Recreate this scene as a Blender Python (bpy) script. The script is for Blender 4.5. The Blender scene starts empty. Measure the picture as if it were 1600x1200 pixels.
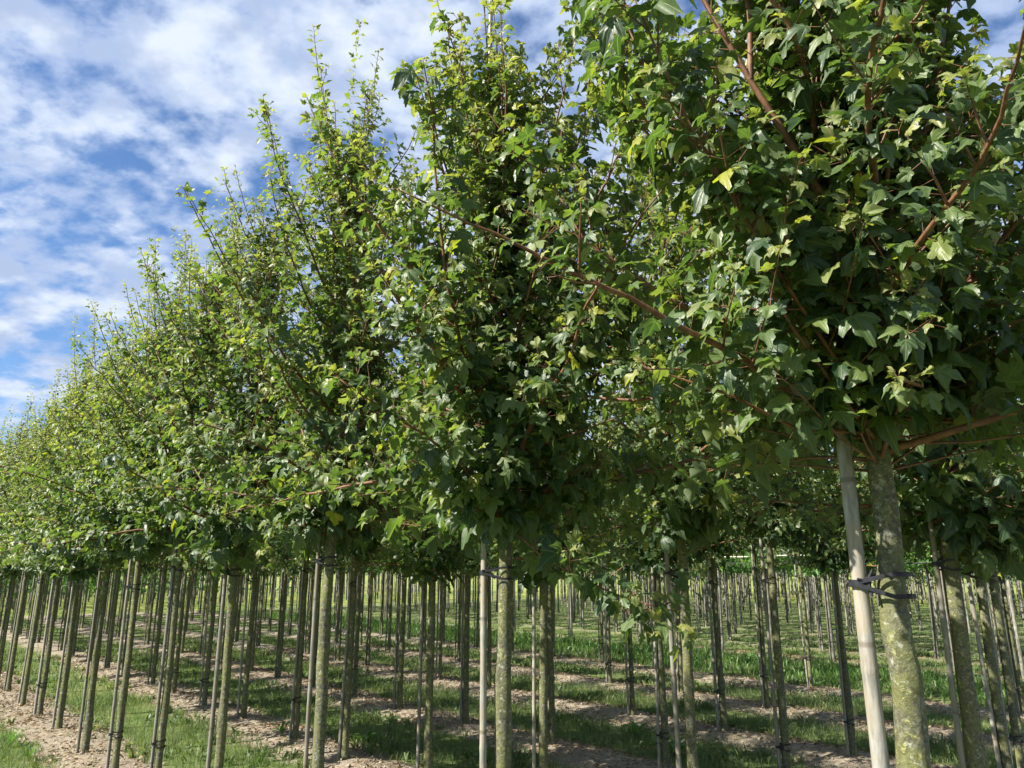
import bpy, math, random
import numpy as np
from mathutils import Vector, Matrix

# ------------------------------------------------------------------ camera, world, sun, exposure
S = bpy.context.scene
COL = S.collection
EYE = 1.75                      # eye height; also the unit in which the tree rows were measured
PITCH = 14.0
cam = bpy.data.cameras.new("camera")
camo = bpy.data.objects.new("camera", cam)
COL.objects.link(camo)
cam.sensor_fit = 'HORIZONTAL'
cam.sensor_width = 36.0
cam.lens = 36.0 * 1150.0 / 1600.0
cam.clip_start = 0.05
cam.clip_end = 3000
camo.location = (0, 0, EYE)
camo.rotation_euler = (math.radians(90 + PITCH), 0, 0)
S.camera = camo

SUN_AZ = -112.0                 # degrees from +Y, negative = to the left
SUN_EL = 41.0
world = bpy.data.worlds.new("World")
S.world = world
world.use_nodes = True
SKY_STRENGTH = 0.056
SUN_STRENGTH = 5.0
sun = bpy.data.lights.new("sun", 'SUN')
suno = bpy.data.objects.new("sun", sun)
COL.objects.link(suno)
sun.energy = SUN_STRENGTH
sun.angle = math.radians(0.5)
sun.color = (1.0, 0.94, 0.83)
sa, se = math.radians(SUN_AZ), math.radians(SUN_EL)
sdir = Vector((math.sin(sa) * math.cos(se), math.cos(sa) * math.cos(se), math.sin(se)))
suno.rotation_euler = (-sdir).to_track_quat('-Z', 'Y').to_euler()
suno.location = sdir * 50

vs = S.view_settings
vs.view_transform = 'Standard'
vs.look = 'None'
vs.gamma = 1.0
vs.use_curve_mapping = False
vs.exposure = 1.5


class NT:
    """small helper to write node trees"""
    def __init__(self, tree):
        self.t = tree
        tree.nodes.clear()

    def n(self, typ, **kw):
        nd = self.t.nodes.new(typ)
        for k, v in kw.items():
            if k.startswith('i_'):
                key = k[2:]
                key = int(key) if key.isdigit() else key.replace('_', ' ')
                self.put(nd.inputs[key], v)
            else:
                setattr(nd, k, v)
        return nd

    def put(self, sock, v):
        if isinstance(v, bpy.types.NodeSocket):
            self.t.links.new(v, sock)
        elif isinstance(v, bpy.types.Node):
            self.t.links.new(v.outputs[0], sock)
        else:
            sock.default_value = v

    def math(self, op, a, b=None, c=None, clamp=False):
        nd = self.t.nodes.new('ShaderNodeMath')
        nd.operation = op
        nd.use_clamp = clamp
        self.put(nd.inputs[0], a)
        if b is not None:
            self.put(nd.inputs[1], b)
        if c is not None:
            self.put(nd.inputs[2], c)
        return nd.outputs[0]

    def mix(self, fac, a, b, blend='MIX'):
        nd = self.t.nodes.new('ShaderNodeMix')
        nd.data_type = 'RGBA'
        nd.blend_type = blend
        self.put(nd.inputs[0], fac)
        self.put(nd.inputs[6], a)
        self.put(nd.inputs[7], b)
        return nd.outputs[2]

    def ramp(self, fac, stops):
        nd = self.t.nodes.new('ShaderNodeValToRGB')
        el = nd.color_ramp.elements
        while len(el) < len(stops):
            el.new(0.5)
        for e, (p, c) in zip(el, stops):
            e.position = p
            e.color = c if len(c) == 4 else (*c, 1)
        self.put(nd.inputs[0], fac)
        return nd.outputs[0]

    def mapr(self, v, a, b, c=0.0, d=1.0, smooth=True):
        nd = self.t.nodes.new('ShaderNodeMapRange')
        nd.interpolation_type = 'SMOOTHSTEP' if smooth else 'LINEAR'
        self.put(nd.inputs[0], v)
        for i, x in zip((1, 2, 3, 4), (a, b, c, d)):
            self.put(nd.inputs[i], x)
        return nd.outputs[0]

    def noise(self, vec, scale, detail=4, rough=0.55, dist=0.0, out=0):
        nd = self.t.nodes.new('ShaderNodeTexNoise')
        if vec is not None:
            self.put(nd.inputs['Vector'], vec)
        nd.inputs['Scale'].default_value = scale
        nd.inputs['Detail'].default_value = detail
        nd.inputs['Roughness'].default_value = rough
        nd.inputs['Distortion'].default_value = dist
        return nd.outputs[out]


# world: clear morning sky with broken altocumulus
w = NT(world.node_tree)
sky = w.n('ShaderNodeTexSky', sky_type='NISHITA', sun_disc=False)
sky.sun_elevation = math.radians(SUN_EL)
sky.sun_rotation = math.radians(SUN_AZ)
sky.air_density = 1.0
sky.dust_density = 0.6
sky.ozone_density = 2.5
tc = w.n('ShaderNodeTexCoord')
sep = w.n('ShaderNodeSeparateXYZ', i_0=tc.outputs['Generated'])
zz = w.math('ADD', w.math('MAXIMUM', sep.outputs[2], 0.0), 0.30)
px = w.math('DIVIDE', sep.outputs[0], zz)
py = w.math('DIVIDE', sep.outputs[1], zz)
pv = w.n('ShaderNodeCombineXYZ', i_0=px, i_1=py, i_2=0.0)
mp = w.n('ShaderNodeMapping', i_0=pv.outputs[0])
mp.inputs['Location'].default_value = (3.1, 1.7, 0.4)
mp.inputs['Rotation'].default_value = (0, 0, math.radians(25))
mp.inputs['Scale'].default_value = (1.9, 2.2, 1.0)
n_big = w.noise(mp.outputs[0], 0.75, 3, 0.5, 0.2)
n_mid = w.noise(mp.outputs[0], 6.0, 5, 0.55, 0.0)
n_fine = w.noise(mp.outputs[0], 17.0, 5, 0.55, 0.0)
dens = w.math('ADD', w.math('MULTIPLY', n_big, 0.42), w.math('MULTIPLY', n_mid, 0.56))
dens = w.math('ADD', dens, w.math('MULTIPLY', n_fine, 0.20))
wn = w.noise(mp.outputs[0], 5.0, 3, 0.5, 0.0, out=1)
wv_ = w.n('ShaderNodeVectorMath', operation='SCALE', i_0=wn)
wv_.inputs['Scale'].default_value = 0.22
wp = w.n('ShaderNodeVectorMath', operation='ADD', i_0=mp.outputs[0], i_1=wv_.outputs[0])
for sc_, amt in ((4.2, 0.20), (9.5, 0.10)):
    vo = w.n('ShaderNodeTexVoronoi', feature='SMOOTH_F1', i_0=wp.outputs[0])
    vo.inputs['Scale'].default_value = sc_
    vo.inputs['Smoothness'].default_value = 0.6
    dens = w.math('ADD', dens, w.math('MULTIPLY', w.math('SUBTRACT', 0.42, vo.outputs['Distance']), amt * 1.6))
cover = w.mapr(dens, 0.40, 0.60)
thick = w.mapr(dens, 0.50, 0.72)
hor = w.mapr(sep.outputs[2], 0.02, 0.22)
cover = w.math('MULTIPLY', cover, w.math('ADD', w.math('MULTIPLY', hor, 0.62), 0.36))
n_sh = w.noise(mp.outputs[0], 4.0, 4, 0.55, 0.0)
shade = w.mapr(n_sh, 0.40, 0.62)
ccol = w.mix(shade, (3.1, 3.8, 5.3, 1), (5.4, 5.95, 6.8, 1))
ccol = w.mix(thick, w.mix(0.6, ccol, (3.0, 3.9, 5.9, 1)), ccol)
skyb = w.mix(1.0, sky.outputs[0], (0.72, 0.90, 1.10, 1), 'MULTIPLY')
scol = w.mix(cover, skyb, ccol)
bg = w.n('ShaderNodeBackground', i_0=scol, i_1=SKY_STRENGTH)
out = w.n('ShaderNodeOutputWorld', i_0=bg.outputs[0])

# ------------------------------------------------------------------ row lattice
RA = math.radians(-41.5)
Dv = np.array([math.sin(RA), math.cos(RA)])        # along the rows, away from the camera
Nv = np.array([Dv[1], -Dv[0]])                      # across the rows
rng = np.random.default_rng(11)
random.seed(5)


def W(al, pe):
    """row coordinates in eye heights -> world metres"""
    return (Dv * al + Nv * pe) * EYE


def row_of(x, y):
    return (x * Dv[0] + y * Dv[1]) / EYE, (x * Nv[0] + y * Nv[1]) / EYE


ROWS_A = [1.17, 2.16, 3.16, 4.20, 5.20, 6.20]
ROWS_B = [8.2 + 1.02 * k for k in range(11)]
SOIL = np.array(ROWS_A + ROWS_B)
HALF_SOIL = 0.235


def lump(x, y):
    return (np.sin(x * 2.1 + 1.3 * np.sin(y * 1.7)) * np.sin(y * 2.6 + 0.7) * 0.5
            + np.sin(x * 5.3 + y * 3.1 + 2 * np.sin(y * 2.2)) * 0.25 + np.sin(x * 11.7 - y * 9.1) * np.sin(y * 13.3 + x * 4) * 0.22)


def gz(x, y):
    """ground height"""
    x = np.asarray(x, float); y = np.asarray(y, float)
    al, pe = row_of(x, y)
    d = np.min(np.abs(pe[..., None] - SOIL), axis=-1) * EYE
    ridge = np.exp(-(d / 0.30) ** 2)
    near = np.clip((40 - np.hypot(x, y)) / 15, 0, 1)
    return near * (0.045 * ridge + lump(x, y) * (0.012 + 0.016 * ridge))


# ------------------------------------------------------------------ mesh helpers
def mk_mesh(name, v, tris, mats=(), midx=None, uv=None, attrs=None, smooth=True):
    me = bpy.data.meshes.new(name)
    v = np.ascontiguousarray(v, np.float32); tris = np.ascontiguousarray(tris, np.int32)
    nv, nf = len(v), len(tris)
    me.vertices.add(nv)
    me.vertices.foreach_set('co', v.ravel())
    me.loops.add(nf * 3)
    me.loops.foreach_set('vertex_index', tris.ravel())
    me.polygons.add(nf)
    me.polygons.foreach_set('loop_start', np.arange(0, nf * 3, 3, dtype=np.int32))
    me.polygons.foreach_set('loop_total', np.full(nf, 3, np.int32))
    if midx is not None:
        me.polygons.foreach_set('material_index', np.ascontiguousarray(midx, np.int32))
    me.polygons.foreach_set('use_smooth', np.full(nf, smooth, bool))
    if uv is not None:
        l = me.uv_layers.new(name='UVMap')
        l.data.foreach_set('uv', np.ascontiguousarray(uv[tris.ravel()], np.float32).ravel())
    for k, a in (attrs or {}).items():
        at = me.attributes.new(k, 'FLOAT', 'POINT')
        at.data.foreach_set('value', np.ascontiguousarray(a, np.float32))
    for m in mats:
        me.materials.append(m)
    me.update(calc_edges=True)
    return me


class Geo:
    """collects triangles of one mesh"""
    def __init__(self):
        self.v, self.t, self.m, self.u, self.n = [], [], [], [], 0

    def add(self, v, t, *rest):
        mat, uv = 0, None
        for q in rest:
            if np.ndim(q) == 0:
                mat = int(q)
            else:
                uv = q
        v = np.asarray(v, float); t = np.asarray(t, int)
        self.v.append(v); self.t.append(t + self.n)
        self.m.append(np.full(len(t), mat)); self.n += len(v)
        self.u.append(np.zeros((len(v), 2)) if uv is None else np.asarray(uv, float))

    def mesh(self, name, mats, smooth=True):
        return mk_mesh(name, np.concatenate(self.v), np.concatenate(self.t), mats, np.concatenate(self.m), np.concatenate(self.u), None, smooth)


def tube(pts, rad, sides=6, closed_end=True, wob=None):
    """swept tube: vertices, triangles, uv (u round, v metres)"""
    pts = np.asarray(pts, float); rad = np.asarray(rad, float)
    n = len(pts)
    d = np.gradient(pts, axis=0)
    d /= np.linalg.norm(d, axis=1)[:, None] + 1e-9
    ref = np.array([1.0, 0, 0]) if abs(d[0][0]) < 0.8 else np.array([0, 1.0, 0])
    a = np.cross(d, ref); a /= np.linalg.norm(a, axis=1)[:, None] + 1e-9
    b = np.cross(d, a)
    an = np.arange(sides) * 2 * math.pi / sides
    r = rad[:, None] * np.ones(sides)
    if wob is not None:
        r = r * wob
    v = pts[:, None, :] + r[..., None] * (np.cos(an)[None, :, None] * a[:, None, :] + np.sin(an)[None, :, None] * b[:, None, :])
    v = v.reshape(-1, 3)
    i = np.arange(n - 1)[:, None] * sides + np.arange(sides)[None]
    j = np.arange(n - 1)[:, None] * sides + (np.arange(sides)[None] + 1) % sides
    t = np.concatenate([np.stack([i, j, j + sides], -1).reshape(-1, 3), np.stack([i, j + sides, i + sides], -1).reshape(-1, 3)])
    ln = np.concatenate([[0], np.cumsum(np.linalg.norm(np.diff(pts, axis=0), axis=1))])
    uv = np.stack([np.tile(an / (2 * math.pi), n), np.repeat(ln, sides)], -1)
    if closed_end and sides > 3:
        v = np.concatenate([v, pts[-1:]]); uv = np.concatenate([uv, [[0, ln[-1]]]])
        k = (n - 1) * sides
        t = np.concatenate([t, [[k + q, k + (q + 1) % sides, n * sides] for q in range(sides)]])
    return v, t, uv


def obj(name, me, parent=None, loc=None, rotz=None, **props):
    o = bpy.data.objects.new(name, me)
    COL.objects.link(o)
    if parent is not None:
        o.parent = parent
    if loc is not None:
        o.location = loc
    if rotz is not None:
        o.rotation_euler = (0, 0, rotz)
    for k, v in props.items():
        o[k] = v
    return o


# ------------------------------------------------------------------ materials
def new_mat(name):
    m = bpy.data.materials.new(name)
    m.use_nodes = True
    return m, NT(m.node_tree)


def leaf_material(name, old, mid, young, trans, veins=True):
    m, t = new_mat(name)
    tint = t.n('ShaderNodeAttribute', attribute_name='tint').outputs['Fac']
    geo = t.n('ShaderNodeNewGeometry')
    oi = t.n('ShaderNodeObjectInfo')
    rnd = t.math('FRACT', t.math('ADD', geo.outputs['Random Per Island'], oi.outputs['Random']))
    x = t.math('ADD', tint, t.math('MULTIPLY', t.math('SUBTRACT', rnd, 0.5), 0.45), clamp=True)
    col = t.ramp(x, [(0.0, old), (0.45, mid), (1.0, young)])
    tcd = t.n('ShaderNodeTexCoord')
    mott = t.noise(tcd.outputs['Object'], 26.0, 3, 0.6)
    col = t.mix(t.mapr(mott, 0.35, 0.75, 0.0, 0.35), col, t.mix(1.0, col, (1.5, 1.35, 0.9, 1), 'MULTIPLY'))
    # a few yellowing leaves
    yel = t.math('GREATER_THAN', t.math('FRACT', t.math('MULTIPLY', rnd, 37.7)), 0.985)
    col = t.mix(t.math('MULTIPLY', yel, 0.75), col, (0.30, 0.30, 0.035, 1))
    bump = None
    if veins:
        uv = t.n('ShaderNodeUVMap')
        s = t.n('ShaderNodeSeparateXYZ', i_0=uv.outputs[0])
        ax = t.math('ABSOLUTE', s.outputs[0])
        ang = t.math('ARCTAN2', ax, s.outputs[1])
        r = t.math('SQRT', t.math('ADD', t.math('MULTIPLY', ax, ax), t.math('MULTIPLY', s.outputs[1], s.outputs[1])))
        best = None
        for a0 in (0.0, 0.95, 1.9):
            dd = t.math('MULTIPLY', r, t.math('ABSOLUTE', t.math('SINE', t.math('SUBTRACT', ang, a0))))
            best = dd if best is None else t.math('MINIMUM', best, dd)
        side = t.math('ABSOLUTE', t.math('SINE', t.math('ADD', t.math('MULTIPLY', r, 26.0), t.math('MULTIPLY', best, -22.0))))
        v1 = t.mapr(best, 0.006, 0.020, 1.0, 0.0)
        v2 = t.mapr(side, 0.0, 0.16, 0.28, 0.0)
        vein = t.math('MAXIMUM', v1, v2)
        col = t.mix(t.math('MULTIPLY', vein, 0.60), col, (0.16, 0.22, 0.07, 1))
        bm = t.n('ShaderNodeBump', i_Height=t.math('SUBTRACT', 1.0, vein))
        bm.inputs['Strength'].default_value = 0.35
        bm.inputs['Distance'].default_value = 0.004
        bump = bm.outputs[0]
    back = geo.outputs['Backfacing']
    colb = t.mix(back, col, t.mix(0.45, col, (0.17, 0.22, 0.10, 1)))
    p = t.n('ShaderNodeBsdfPrincipled', i_Base_Color=colb)
    p.inputs['Roughness'].default_value = 0.42
    t.put(p.inputs['Roughness'], t.math('ADD', 0.46, t.math('MULTIPLY', back, 0.25)))
    p.inputs['Specular IOR Level'].default_value = 0.5
    tr = t.n('ShaderNodeBsdfTranslucent', i_Color=t.mix(1.0, col, trans, 'MULTIPLY'))
    if bump:
        t.put(p.inputs['Normal'], bump)
    mx = t.n('ShaderNodeMixShader', i_0=0.36, i_1=p.outputs[0], i_2=tr.outputs[0])
    t.n('ShaderNodeOutputMaterial', i_0=mx.outputs[0])
    return m


M_leaf = leaf_material('maple_leaf', (0.030, 0.060, 0.030, 1), (0.085, 0.130, 0.040, 1), (0.250, 0.250, 0.085, 1), (2.0, 2.2, 0.8, 1))
M_leaf_far = leaf_material('maple_leaf_far', (0.032, 0.064, 0.029, 1), (0.088, 0.130, 0.040, 1), (0.250, 0.250, 0.085, 1), (2.0, 2.2, 0.8, 1), veins=False)
M_leaf_b = leaf_material('far_block_leaf', (0.035, 0.090, 0.022, 1), (0.065, 0.150, 0.026, 1), (0.11, 0.21, 0.035, 1), (2.2, 2.4, 0.8, 1), veins=False)


def bark_material():
    m, t = new_mat('maple_bark')
    tcd = t.n('ShaderNodeTexCoord')
    oi = t.n('ShaderNodeObjectInfo')
    off = t.n('ShaderNodeVectorMath', operation='ADD', i_0=tcd.outputs['Object'])
    cx = t.n('ShaderNodeCombineXYZ', i_2=t.math('MULTIPLY', oi.outputs['Random'], 31.0))
    t.put(off.inputs[1], cx.outputs[0])
    v = off.outputs[0]
    a = t.noise(v, 9.0, 6, 0.65)
    b = t.noise(v, 70.0, 5, 0.7)
    c = t.noise(v, 3.0, 3, 0.5)
    col = t.mix(t.mapr(b, 0.35, 0.68), (0.050, 0.050, 0.033, 1), (0.150, 0.150, 0.098, 1))
    col = t.mix(t.mapr(a, 0.40, 0.62, 0.0, 0.72), col, (0.120, 0.128, 0.032, 1))      # algae film
    lich = t.math('MULTIPLY', t.mapr(t.noise(v, 34.0, 6, 0.75, 0.4), 0.50, 0.62), t.mapr(c, 0.36, 0.58))
    col = t.mix(t.math('MULTIPLY', lich, 0.8), col, (0.29, 0.29, 0.105, 1))            # yellow-green lichen
    grey = t.math('MULTIPLY', t.mapr(t.noise(v, 48.0, 4, 0.7), 0.56, 0.66), 0.6)
    col = t.mix(grey, col, (0.34, 0.34, 0.28, 1))
    dark = t.math('MULTIPLY', t.mapr(t.noise(v, 5.5, 3, 0.6), 0.62, 0.74), 0.6)
    col = t.mix(dark, col, (0.045, 0.040, 0.032, 1))
    bm = t.n('ShaderNodeBump', i_Height=t.math('ADD', t.math('MULTIPLY', b, 0.6), t.math('ADD', t.math('MULTIPLY', a, 0.8), t.math('MULTIPLY', lich, 0.5))))
    bm.inputs['Strength'].default_value = 0.8
    bm.inputs['Distance'].default_value = 0.012
    p = t.n('ShaderNodeBsdfPrincipled', i_Base_Color=col, i_Roughness=0.85, i_Normal=bm.outputs[0])
    t.n('ShaderNodeOutputMaterial', i_0=p.outputs[0])
    return m


def simple_noise_mat(name, c1, c2, scale, rough=0.8, bump=0.3, dist=0.01, stretch=(1, 1, 1), spec=0.3, rnd=0.0):
    m, t = new_mat(name)
    tcd = t.n('ShaderNodeTexCoord')
    mpn = t.n('ShaderNodeMapping', i_0=tcd.outputs['Object'])
    mpn.inputs['Scale'].default_value = stretch
    a = t.noise(mpn.outputs[0], scale, 6, 0.65)
    col = t.mix(t.mapr(a, 0.32, 0.68), c1, c2)
    if rnd:
        oi = t.n('ShaderNodeObjectInfo')
        k = t.math('ADD', 1.0 - rnd / 2, t.math('MULTIPLY', oi.outputs['Random'], rnd))
        hs = t.n('ShaderNodeHueSaturation', i_Color=col)
        t.put(hs.inputs['Value'], k)
        col = hs.outputs[0]
    bm = t.n('ShaderNodeBump', i_Height=a)
    bm.inputs['Strength'].default_value = bump
    bm.inputs['Distance'].default_value = dist
    p = t.n('ShaderNodeBsdfPrincipled', i_Base_Color=col, i_Roughness=rough, i_Normal=bm.outputs[0])
    p.inputs['Specular IOR Level'].default_value = spec
    t.n('ShaderNodeOutputMaterial', i_0=p.outputs[0])
    return m


M_bark = bark_material()
M_twig = simple_noise_mat('reddish_twig', (0.085, 0.038, 0.022, 1), (0.19, 0.095, 0.050, 1), 40.0, 0.6, 0.3, 0.003)
M_barkb = simple_noise_mat('pale_bark', (0.085, 0.080, 0.062, 1), (0.25, 0.24, 0.20, 1), 18.0, 0.85, 0.4, 0.01, (1, 1, 0.4), rnd=0.5)
M_tie = simple_noise_mat('black_rubber', (0.008, 0.008, 0.010, 1), (0.022, 0.023, 0.030, 1), 60.0, 0.5, 0.1, 0.001, spec=0.3)
M_wire = simple_noise_mat('dark_wire', (0.012, 0.012, 0.013, 1), (0.03, 0.03, 0.03, 1), 30.0, 0.5, 0.1, 0.001)
M_pole = simple_noise_mat('pale_cane', (0.36, 0.35, 0.27, 1), (0.55, 0.54, 0.43, 1), 20.0, 0.6, 0.2, 0.004, (0.3, 1, 1))


def cane_material():
    m, t = new_mat('weathered_bamboo')
    tcd = t.n('ShaderNodeTexCoord')
    oi = t.n('ShaderNodeObjectInfo')
    mpn = t.n('ShaderNodeMapping', i_0=tcd.outputs['Object'])
    mpn.inputs['Scale'].default_value = (1, 1, 0.12)
    t.put(mpn.inputs['Location'], t.n('ShaderNodeCombineXYZ', i_0=t.math('MULTIPLY', oi.outputs['Random'], 9.0), i_2=t.math('MULTIPLY', oi.outputs['Random'], 5.0)).outputs[0])
    a = t.noise(mpn.outputs[0], 60.0, 5, 0.7)
    b = t.noise(tcd.outputs['Object'], 5.0, 4, 0.6)
    sp = t.noise(tcd.outputs['Object'], 110.0, 3, 0.6)
    col = t.mix(t.mapr(a, 0.3, 0.7), (0.13, 0.125, 0.113, 1), (0.32, 0.310, 0.288, 1))
    col = t.mix(t.mapr(b, 0.42, 0.62, 0.0, 0.6), col, (0.28, 0.215, 0.16, 1))
    col = t.mix(t.mapr(sp, 0.64, 0.72, 0.0, 0.5), col, (0.10, 0.10, 0.08, 1))
    col = t.mix(t.math('MULTIPLY', t.math('MULTIPLY', oi.outputs['Random'], 0.3), t.mapr(b, 0.3, 0.7)), col, (0.20, 0.22, 0.10, 1))
    uv = t.n('ShaderNodeUVMap')
    s = t.n('ShaderNodeSeparateXYZ', i_0=uv.outputs[0])
    # node scars
    nd = t.math('ABSOLUTE', t.math('SUBTRACT', t.math('FRACT', t.math('DIVIDE', s.outputs[1], 0.42)), 0.5))
    scar = t.mapr(nd, 0.474, 0.494)
    col = t.mix(t.math('MULTIPLY', scar, 0.8), col, (0.12, 0.10, 0.075, 1))
    # lengthwise split, where the cane has dried out
    wav = t.math('MULTIPLY', t.math('SUBTRACT', t.noise(tcd.outputs['Object'], 2.2, 2, 0.5), 0.5), 0.05)
    cr = t.math('MINIMUM', t.math('ABSOLUTE', t.math('SUBTRACT', t.math('ADD', s.outputs[0], wav), 0.66)), t.math('ABSOLUTE', t.math('SUBTRACT', t.math('ADD', s.outputs[0], wav), 0.17)))
    seg = t.math('GREATER_THAN', t.noise(tcd.outputs['Object'], 1.3, 1, 0.5), 0.44)
    split = t.math('MULTIPLY', t.mapr(cr, 0.008, 0.014, 1.0, 0.0), seg)
    col = t.mix(t.math('MULTIPLY', split, 0.93), col, (0.02, 0.017, 0.013, 1))
    col = t.mix(1.0, col, oi.outputs['Color'], 'MULTIPLY')
    bm = t.n('ShaderNodeBump', i_Height=t.math('SUBTRACT', a, t.math('MULTIPLY', split, 2.0)))
    bm.inputs['Strength'].default_value = 0.35
    bm.inputs['Distance'].default_value = 0.004
    p = t.n('ShaderNodeBsdfPrincipled', i_Base_Color=col, i_Roughness=0.6, i_Normal=bm.outputs[0])
    t.n('ShaderNodeOutputMaterial', i_0=p.outputs[0])
    return m


M_cane = cane_material()
M_clod = simple_noise_mat('dry_clod', (0.175, 0.145, 0.110, 1), (0.33, 0.280, 0.215, 1), 9.0, 0.95, 0.5, 0.01, spec=0.1)


def blade_material(name, c1, c2, c3, trans=0.35):
    m, t = new_mat(name)
    geo = t.n('ShaderNodeNewGeometry')
    tcd = t.n('ShaderNodeTexCoord')
    r = geo.outputs['Random Per Island']
    patch = t.noise(tcd.outputs['Object'], 1.1, 3, 0.6)
    x = t.math('ADD', t.math('MULTIPLY', r, 0.7), t.math('MULTIPLY', t.math('SUBTRACT', patch, 0.5), 1.5), clamp=True)
    col = t.ramp(x, [(0.0, c1), (0.55, c2), (1.0, c3)])
    p = t.n('ShaderNodeBsdfPrincipled', i_Base_Color=col, i_Roughness=0.5)
    tr = t.n('ShaderNodeBsdfTranslucent', i_Color=t.mix(1.0, col, (1.6, 1.8, 0.7, 1), 'MULTIPLY'))
    mx = t.n('ShaderNodeMixShader', i_0=trans, i_1=p.outputs[0], i_2=tr.outputs[0])
    t.n('ShaderNodeOutputMaterial', i_0=mx.outputs[0])
    return m


M_grass = blade_material('grass_blade', (0.070, 0.115, 0.040, 1), (0.135, 0.178, 0.068, 1), (0.30, 0.285, 0.155, 1))
M_lush = blade_material('lush_weed', (0.060, 0.130, 0.032, 1), (0.110, 0.210, 0.048, 1), (0.190, 0.275, 0.075, 1), 0.42)
M_straw = blade_material('straw_litter', (0.11, 0.070, 0.042, 1), (0.27, 0.19, 0.115, 1), (0.42, 0.33, 0.215, 1), 0.1)


def ground_material():
    m, t = new_mat('nursery_ground')
    tcd = t.n('ShaderNodeTexCoord')
    v = tcd.outputs['Object']
    s = t.n('ShaderNodeSeparateXYZ', i_0=v)

    def lin(a, b):
        return t.math('ADD', t.math('MULTIPLY', s.outputs[0], float(a) / EYE), t.math('MULTIPLY', s.outputs[1], float(b) / EYE))
    pe = lin(Nv[0], Nv[1]); al = lin(Dv[0], Dv[1])
    wob = t.math('MULTIPLY', t.math('SUBTRACT', t.noise(v, 1.6, 5, 0.65), 0.5), 0.42)
    # distance to the nearest row, block A (spacing ~1.0) and block B (spacing 1.02)
    fa = t.math('ABSOLUTE', t.math('SUBTRACT', t.math('FRACT', t.math('ADD', t.math('DIVIDE', t.math('SUBTRACT', pe, 1.165), 1.007), 0.5)), 0.5))
    fb = t.math('MULTIPLY', t.math('ABSOLUTE', t.math('SUBTRACT', t.math('FRACT', t.math('ADD', t.math('DIVIDE', t.math('SUBTRACT', pe, 8.2), 1.02), 0.5)), 0.5)), 1.3)
    ina = t.math('MULTIPLY', t.math('GREATER_THAN', pe, 0.7), t.math('LESS_THAN', pe, 6.62))
    inb = t.math('MULTIPLY', t.math('GREATER_THAN', pe, 7.85), t.math('LESS_THAN', pe, 20.0))
    head = t.mapr(al, 18.6, 19.2, 1.0, 0.0)
    ga = t.mapr(t.math('ADD', fa, wob), 0.20, 0.29, 1.0, 0.0)
    gb = t.math('MULTIPLY', t.mapr(t.math('ADD', fb, wob), 0.18, 0.28, 1.0, 0.0), 0.40)
    soil = t.math('MULTIPLY', t.math('ADD', t.math('MULTIPLY', ga, ina), t.math('MULTIPLY', gb, inb)), head)
    n1 = t.noise(v, 7.0, 8, 0.7); n2 = t.noise(v, 55.0, 5, 0.7)
    sc = t.mix(t.mapr(n1, 0.3, 0.7), (0.170, 0.141, 0.108, 1), (0.315, 0.266, 0.205, 1))
    sc = t.mix(t.mapr(n2, 0.42, 0.72, 0.0, 0.7), sc, (0.42, 0.355, 0.265, 1))
    sc = t.mix(t.mapr(t.noise(v, 3.3, 4, 0.6), 0.52, 0.70, 0.0, 0.55), sc, (0.12, 0.12, 0.045, 1))
    gc = t.mix(t.mapr(n1, 0.35, 0.65), (0.085, 0.125, 0.040, 1), (0.150, 0.190, 0.065, 1))
    gc = t.mix(t.mapr(t.noise(v, 0.7, 4, 0.6), 0.50, 0.68, 0.0, 0.6), gc, (0.20, 0.19, 0.085, 1))
    # mown sunny meadow behind the blocks
    far = t.math('MAXIMUM', t.mapr(pe, 20.5, 22.0), t.mapr(al, 18.8, 19.4))
    mc = t.mix(t.mapr(t.noise(v, 0.15, 4, 0.6), 0.3, 0.7), (0.13, 0.19, 0.045, 1), (0.27, 0.28, 0.075, 1))
    gc = t.mix(far, gc, mc)
    col = t.mix(soil, gc, sc)
    hgt = t.math('ADD', t.math('MULTIPLY', n1, 1.0), t.math('MULTIPLY', n2, 0.35))
    bm = t.n('ShaderNodeBump', i_Height=hgt)
    bm.inputs['Strength'].default_value = 0.9
    bm.inputs['Distance'].default_value = 0.05
    p = t.n('ShaderNodeBsdfPrincipled', i_Base_Color=col, i_Roughness=0.95, i_Normal=bm.outputs[0])
    p.inputs['Specular IOR Level'].default_value = 0.1
    t.n('ShaderNodeOutputMaterial', i_0=p.outputs[0])
    return m


M_ground = ground_material()

# ------------------------------------------------------------------ ground: one sheet to the horizon
ga_ = np.concatenate([[-900, -300, -100, -40, -20, -10], np.arange(-6, 26, 0.15), np.arange(26, 44, 1.0), [50, 70, 120, 300, 900]])
gp_ = np.concatenate([[-900, -300, -100, -40, -15, -5], np.arange(-1, 20, 0.12), np.arange(20, 44, 1.0), [50, 70, 120, 300, 900]])
A_, P_ = np.meshgrid(ga_, gp_, indexing='ij')
gx = A_ * Dv[0] + P_ * Nv[0]; gy = A_ * Dv[1] + P_ * Nv[1]
gv = np.stack([gx, gy, gz(gx, gy)], -1).reshape(-1, 3)
na, npp = A_.shape
ii = (np.arange(na - 1)[:, None] * npp + np.arange(npp - 1)[None]).ravel()
gt = np.concatenate([np.stack([ii, ii + npp, ii + npp + 1], -1), np.stack([ii, ii + npp + 1, ii + 1], -1)])
gt = gt[:, [0, 2, 1]]
obj('ground', mk_mesh('ground', gv, gt, [M_ground]), kind='structure')

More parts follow.
